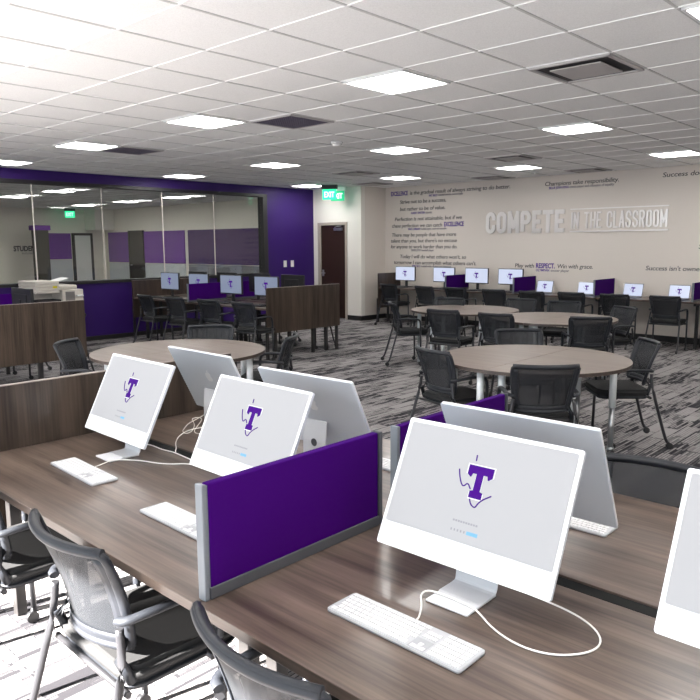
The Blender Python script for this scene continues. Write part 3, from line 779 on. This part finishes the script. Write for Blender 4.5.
def cable(pts, lab, r=.0024, group='white cables on the near desks'):
    o = MB().tube(pts, r, 8, sm=2).build('white_cable', 'cable_white'); tag(o, lab, 'cable', group); return o
z = .7432
cable([(-.958, 1.252, .7445), (-.962, 1.272, z), (-.995, 1.326, z), (-1.030, 1.365, .7445), (-1.020, 1.388, .7505), (-.96, 1.392, .7500), (-.89, 1.388, .7500), (-.862, 1.378, .7490), (-.807, 1.347, z), (-.733, 1.324, z), (-.665, 1.333, z), (-.615, 1.373, z), (-.590, 1.424, z), (-.597, 1.471, z), (-.635, 1.512, z), (-.70, 1.540, z), (-.79, 1.550, z), (-.88, 1.556, z), (-.92, 1.54, .76)],
      'white cable running from the foreground keyboard over the stand and looping to the right')
cable([(-2.640, 1.314, .7445), (-2.655, 1.345, z), (-2.665, 1.38, .745), (-2.66, 1.405, .7502), (-2.63, 1.440, .7502), (-2.58, 1.49, .745), (-2.503, 1.518, z), (-2.448, 1.549, z), (-2.41, 1.60, z), (-2.30, 1.62, z), (-2.1, 1.60, z), (-1.98, 1.57, .75)],
      'white cable from the leftmost keyboard running right along the desk')
cable([(-2.765, 2.05, .79), (-2.80, 1.98, .755), (-2.86, 1.92, z), (-2.798, 1.818, z), (-2.707, 1.740, z), (-2.63, 1.695, z), (-2.60, 1.668, .740), (-2.60, 1.68, .69)], 'thick white power cable curving from the rear computer into the gap')
cable([(-2.72, 1.57, .80), (-2.74, 1.60, .76), (-2.80, 1.64, z), (-2.74, 1.648, z), (-2.66, 1.640, z), (-2.60, 1.652, z), (-2.553, 1.650, z), (-2.443, 1.640, z), (-2.3, 1.628, z)], 'thin white cable along the rear edge of the front desk')
cable([(-2.88, 2.07, .81), (-2.93, 2.03, .77), (-2.96, 1.98, z), (-2.90, 1.92, z), (-2.855, 1.875, z), (-2.80, 1.86, z), (-2.82, 1.91, z), (-2.90, 1.98, z+.004), (-2.99, 2.03, z), (-3.04, 2.06, z), (-3.03, 2.10, z), (-2.95, 2.06, z+.008), (-2.87, 1.975, z+.006), (-2.80, 1.90, z), (-2.74, 1.905, z), (-2.66, 1.98, z)], 'tangled thin white cable behind the leftmost computers', .0017)

# ------------------------------------------------------------------ black monitors on the far desks
def make_monitor(scr='screen_blue'):
    t = thing('monitor', (0, 0, .74), 0, None, 'monitor')
    q = MB(); q.box(-.26, .26, -.004, .03, .125, .425, .006); q.box(-.16, .16, .03, .045, .18, .36, .008); q.build('housing', 'black_plastic', t)
    s = MB().box(-.250, .250, -.0055, -.0035, .142, .415).build('screen', scr, t)
    logo(s, Matrix.Translation((.0, -.0056, .285)) @ Matrix(((1, 0, 0, 0), (0, 0, -1, 0), (0, 1, 0, 0), (0, 0, 0, 1))), .95, True)
    q = MB(); q.box(-.03, .03, .035, .055, .01, .30, .004); q.build('stand_neck', 'black_plastic', t)
    q = MB(); q.box(-.12, .12, -.05, .11, .0005, .012, .004); q.build('stand_base', 'black_plastic', t)
    return t
MO = make_monitor(); MD = make_monitor('screen_dim'); u = set()
kb = thing('keyboard', (0, 0, .74), 0, None, 'keyboard')
q = MB(); q.box(-.22, .22, -.07, .07, .0005, .018, .004); q.build('tray', 'black_plastic', kb)
q = MB()
for c in range(20):
    for r_ in range(6): q.box(-.212+c*.0213, -.196+c*.0213, -.062+r_*.0205, -.046+r_*.0205, .018, .022)
q.build('keys', 'dark_plastic', kb)
ku = False
def station(x, y, deg, lab, labk, group, kbd=True):
    global ku
    a = math.radians(deg)
    S = MD if x < -7.6 and y < 8 else MO
    if S not in u: S.location = (x, y, .74); S.rotation_euler = (0, 0, a); tag(S, lab, 'monitor', group); u.add(S)
    else: dup(S, (x, y, .74), a, lab, group)
    if not kbd: return
    kx, ky = x+math.sin(a)*.25, y-math.cos(a)*.25
    if not ku: kb.location = (kx, ky, .74); kb.rotation_euler = (0, 0, a); tag(kb, labk, 'keyboard', 'black keyboards on the far desks'); ku = True
    else: dup(kb, (kx, ky, .74), a, labk, 'black keyboards on the far desks')
names = ['leftmost', 'second', 'third', 'fourth']
for k, x in enumerate([-9.34, -8.35, -7.58, -6.84]):
    station(x, 11.75, 0, '%s lit monitor from the left on the lettered wall desk' % names[k], 'black keyboard before the %s wall desk monitor' % names[k], 'monitors on the lettered wall desk')
for k, x in enumerate([-10.72, -9.87, -9.0, -8.15]):
    station(x, 6.92, 2, '%s lit monitor from the left on the island by the purple wall' % names[k], 'black keyboard before the %s monitor of the purple wall island' % names[k], 'front monitors on the island by the purple wall')
for k, x in enumerate([-10.72, -9.87, -9.0, -8.2]):
    station(x, 7.52, 180, '%s black monitor back from the left, rear half of the purple wall island' % names[k], '', 'rear monitors on the island by the purple wall', False)
station(-8.13, 3.34, 180, 'dark monitor at the left edge, seen from behind, before the copier', '', 'monitor behind the left wood end panel', False)

# laptops
def make_laptop():
    t = thing('laptop', (0, 0, .74), 0, None, 'laptop')
    MB().box(-.165, .165, -.115, .115, .0005, .016, .004).build('base', 'aluminium', t)
    MB().box(-.15, .15, -.02, .09, .016, .0175).build('keys', 'black_plastic', t)
    A = Matrix.Translation((0, .112, .014)) @ Matrix.Rotation(-.22, 4, 'X')
    MB().box(-.165, .165, 0, .007, 0, .215, .003, M=A).build('lid', 'dark_plastic', t)
    s = MB().box(-.158, .158, -.0012, .0006, .010, .207, M=A).build('screen', 'screen_blue', t)
    logo(s, A @ Matrix.Translation((0, -.0013, .115)) @ Matrix(((1, 0, 0, 0), (0, 0, -1, 0), (0, 1, 0, 0), (0, 0, 0, 1))), .75, True)
    return t
LP = make_laptop()
for k, x in enumerate([-6.15, -5.36, -4.56, -3.83]):
    lab = ['laptop just right of the divider beside the last monitor', 'laptop just left of the middle purple divider of the wall desk', 'laptop just right of the middle purple divider of the wall desk', 'laptop beside the purple divider at the right edge'][k]
    if k == 0: LP.location = (x, 11.62, .74); LP.rotation_euler = (0, 0, -.1); tag(LP, lab, 'laptop', 'laptops on the lettered wall desk')
    else: dup(LP, (x, 11.62, .74), -.08, lab)

# ------------------------------------------------------------------ copier by the purple wall
t = thing('copier', (-11.15, 5.02, 0), 0, 'cream office copier with paper trays behind the left wood end panel', 'copier')
MB().box(-.30, .30, -.45, .45, .03, .74, .01).build('cabinet', 'copier_cream', t)
for k in range(3): MB().box(.30, .312, -.42, .18, .10+k*.2, .28+k*.2, .005).build('paper_drawer', 'copier_grey', t)
q = MB(); q.box(-.30, .30, .04, .45, .74, .95, .012); q.box(-.30, -.05, -.45, .04, .74, .90, .01); q.build('print_unit', 'copier_cream', t)
MB().box(.300, .304, .10, .28, .78, .92).build('side_grille', 'copier_grey', t)
MB().box(-.28, .26, -.40, .04, .755, .80, .008).build('output_tray', 'vent_dark', t)
q = MB()
for k in range(4): q.box(-.30, .32, -.46, -.02, .91+k*.047, .952+k*.047, .006)
q.build('scanner_unit', 'copier_cream', t)
MB().box(-.26, .26, -.02, .36, .955, 1.02, .02).build('document_feeder', 'copier_cream', t)
MB().box(-.15, .15, -.16, .16, 0, .006, M=Matrix.Translation((0, .12, 1.09)) @ Matrix.Rotation(.22, 4, 'X')).build('input_tray', 'paper_white', t)
MB().box(.3205, .322, -.14, -.06, .985, 1.02).build('sticker', 'sticker_yellow', t)
MB().box(.30, .36, .30, .42, .84, .862, .005).build('control_panel', 'paper_white', t)
t.scale = (1, .84, 1)

# ------------------------------------------------------------------ things in the adjacent room
def panel(x0, x1, y, z0, z1, mat, name, lab, cat, group):
    o = MB().box(x0, x1, y-.05, y-.01, z0, z1, .004).build(name, mat); return tag(o, lab, cat, group)
segs = [(-15.0, -12.0), (-18.4, -15.35), (-20.3, -18.75), (-21.9, -20.4)]
segs = [(-19.15, -14.2), (-19.1+0, -19.1)]
def boards(x0, x1, lab, mp='board_purple', mg='board_grey'):
    t = thing('wall_panel', ((x0+x1)/2, YA-.03, 0), 0, lab, 'wall panel', 'purple and grey wall panels behind the glass')
    h = (x1-x0)/2
    MB().box(-h, h, -.02, .02, 1.08, 2.08, .004).build('purple_board', mp, t)
    MB().box(-h, h, -.02, .02, .10, 1.06, .004).build('grey_board', mg, t)
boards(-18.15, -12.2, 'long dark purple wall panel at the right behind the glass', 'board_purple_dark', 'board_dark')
boards(-20.6, -18.35, 'purple over grey wall panel between the two dark door frames')
boards(-23.0+.1, -21.55, 'purple over grey wall panel at the corner behind the glass')
t = thing('door_2', (-21.08, YA-.04, 0)); t['kind'] = 'structure'; t['label'] = 'dark door behind the glass'
q = MB(); q.box(-.45, -.38, -.04, .03, 0, 2.12); q.box(.38, .45, -.04, .03, 0, 2.12); q.box(-.45, .45, -.04, .03, 2.05, 2.12); q.build('door_frame', 'column_dark', t)
MB().box(-.38, .38, -.02, .02, .01, 2.05).build('door_leaf', 'door_dark', t)
q = MB(); q.tube([(-.30, -.02, 1.0), (-.30, -.07, 1.0), (-.2, -.07, 1.0)], .012); q.build('door_handle', 'steel', t)
# on the left wall of the adjacent room
def boards_left(y0, y1, lab):
    t = thing('wall_panel', (XA+.03, (y0+y1)/2, 0), 0, lab, 'wall panel', 'purple and grey wall panels behind the glass')
    h = (y1-y0)/2
    MB().box(-.02, .02, -h, h, 1.20, 2.05, .004).build('purple_board', 'board_purple', t)
    MB().box(-.02, .02, -h, h, .10, 1.18, .004).build('grey_board', 'board_grey', t)
boards_left(10.42, 11.20, 'purple over grey wall panel left of the white door behind the glass')
t = thing('door_3', (XA+.04, 11.60, 0)); t['kind'] = 'structure'; t['label'] = 'white door in a dark frame behind the glass'
q = MB(); q.box(-.03, .04, -.36, -.28, 0, 2.06); q.box(-.03, .04, .28, .36, 0, 2.06); q.box(-.03, .04, -.36, .36, 1.98, 2.06); q.build('door_frame', 'column_dark', t)
MB().box(-.02, .02, -.28, .28, .35, 1.98).build('door_leaf', 'door_white', t)
MB().box(-.02, .02, -.28, .28, .01, .35).build('kick_plate', 'rail_grey', t)
struct('wall_adjacent_bulkhead', MB().box(XA, XA+.7, 11.75, YA, 2.16, HC), 'wall_cream')
t = thing('column', (-22.3, 9.80, 0), 0, 'dark column beside the STUDENT lettering behind the glass', 'column')
q = MB(); q.box(-.16, .16, -.2, .2, 0, 2.12, .01); q.build('shaft', 'column_dark', t)
q = MB(); q.box(-.2, .2, -.26, .26, 2.12, 2.27, .02); q.build('cap', 'board_purple', t)
# lettering on the left wall, facing +X
tt = thing('wall_lettering', (XA, 9.32, 1.42), PI/2, 'dark STUDENT lettering on the wall behind the glass', 'wall lettering')
o = text_on_wall('STUDENT', 0, .80, .06, -.012, 'text_dark', h=.16, parent=tt, bold=.03); o['label'] = 'bold word STUDENT'
o = text_on_wall('SUCCESS', .25, .62, -.04, -.012, 'text_dark', h=.05, parent=tt)
exit_sign(-22.6, 10.95, math.radians(60), 'exit_green', 'lit green exit sign in the room behind the glass')

# ------------------------------------------------------------------ light, world, camera
wd = bpy.data.worlds.new('sky'); sc.world = wd; wd.use_nodes = True
bg = wd.node_tree.nodes['Background']; bg.inputs[0].default_value = (.80, .90, 1.0, 1); bg.inputs[1].default_value = 3.2
su = bpy.data.lights.new('sun', 'SUN'); su.energy = 90; su.angle = math.radians(.9); su.color = (1, .96, .90)
so = bpy.data.objects.new('sun', su); COL.objects.link(so)
el = math.radians(31); dirv = Vector((.22, 1, 0)).normalized()*math.cos(el)+Vector((0, 0, -math.sin(el)))
so.rotation_euler = dirv.to_track_quat('-Z', 'Y').to_euler(); so.location = (-4, -8, 5)
po = bpy.data.lights.new('window_portal', 'AREA'); po.shape = 'RECTANGLE'; po.size = wx[-1]-wx[0]; po.size_y = HEAD-.25; po.cycles.is_portal = True
pp = bpy.data.objects.new('window_portal', po); COL.objects.link(pp); pp.location = ((wx[0]+wx[-1])/2, YN-.10, (HEAD+.25)/2); pp.rotation_euler = (PI/2, 0, 0)

cam = bpy.data.cameras.new('camera'); co = bpy.data.objects.new('camera', cam); COL.objects.link(co)
f_px, pitch, roll, yaw = 707.88, .14807, -.005865, .74968
cam.sensor_width = 36; cam.sensor_fit = 'HORIZONTAL'; cam.lens = f_px/700*36; cam.clip_start = .02; cam.clip_end = 200
fw = Vector((-math.sin(yaw)*math.cos(pitch), math.cos(yaw)*math.cos(pitch), -math.sin(pitch)))
r = Vector((math.cos(yaw), math.sin(yaw), 0)); uu = r.cross(fw)
r2 = r*math.cos(roll)+uu*math.sin(roll); u2 = -r*math.sin(roll)+uu*math.cos(roll)
Mx = Matrix((r2, u2, -fw)).transposed().to_4x4(); Mx.translation = Vector((0, 0, 1.63))
co.matrix_world = Mx
sc.camera = co
sc.view_settings.view_transform = 'Standard'; sc.view_settings.look = 'None'; sc.view_settings.gamma = 1; sc.view_settings.exposure = 0.22
sc.view_settings.use_curve_mapping = False
sc.cycles.max_bounces = 8; sc.cycles.diffuse_bounces = 5; sc.cycles.transparent_max_bounces = 12; sc.cycles.use_denoising = True
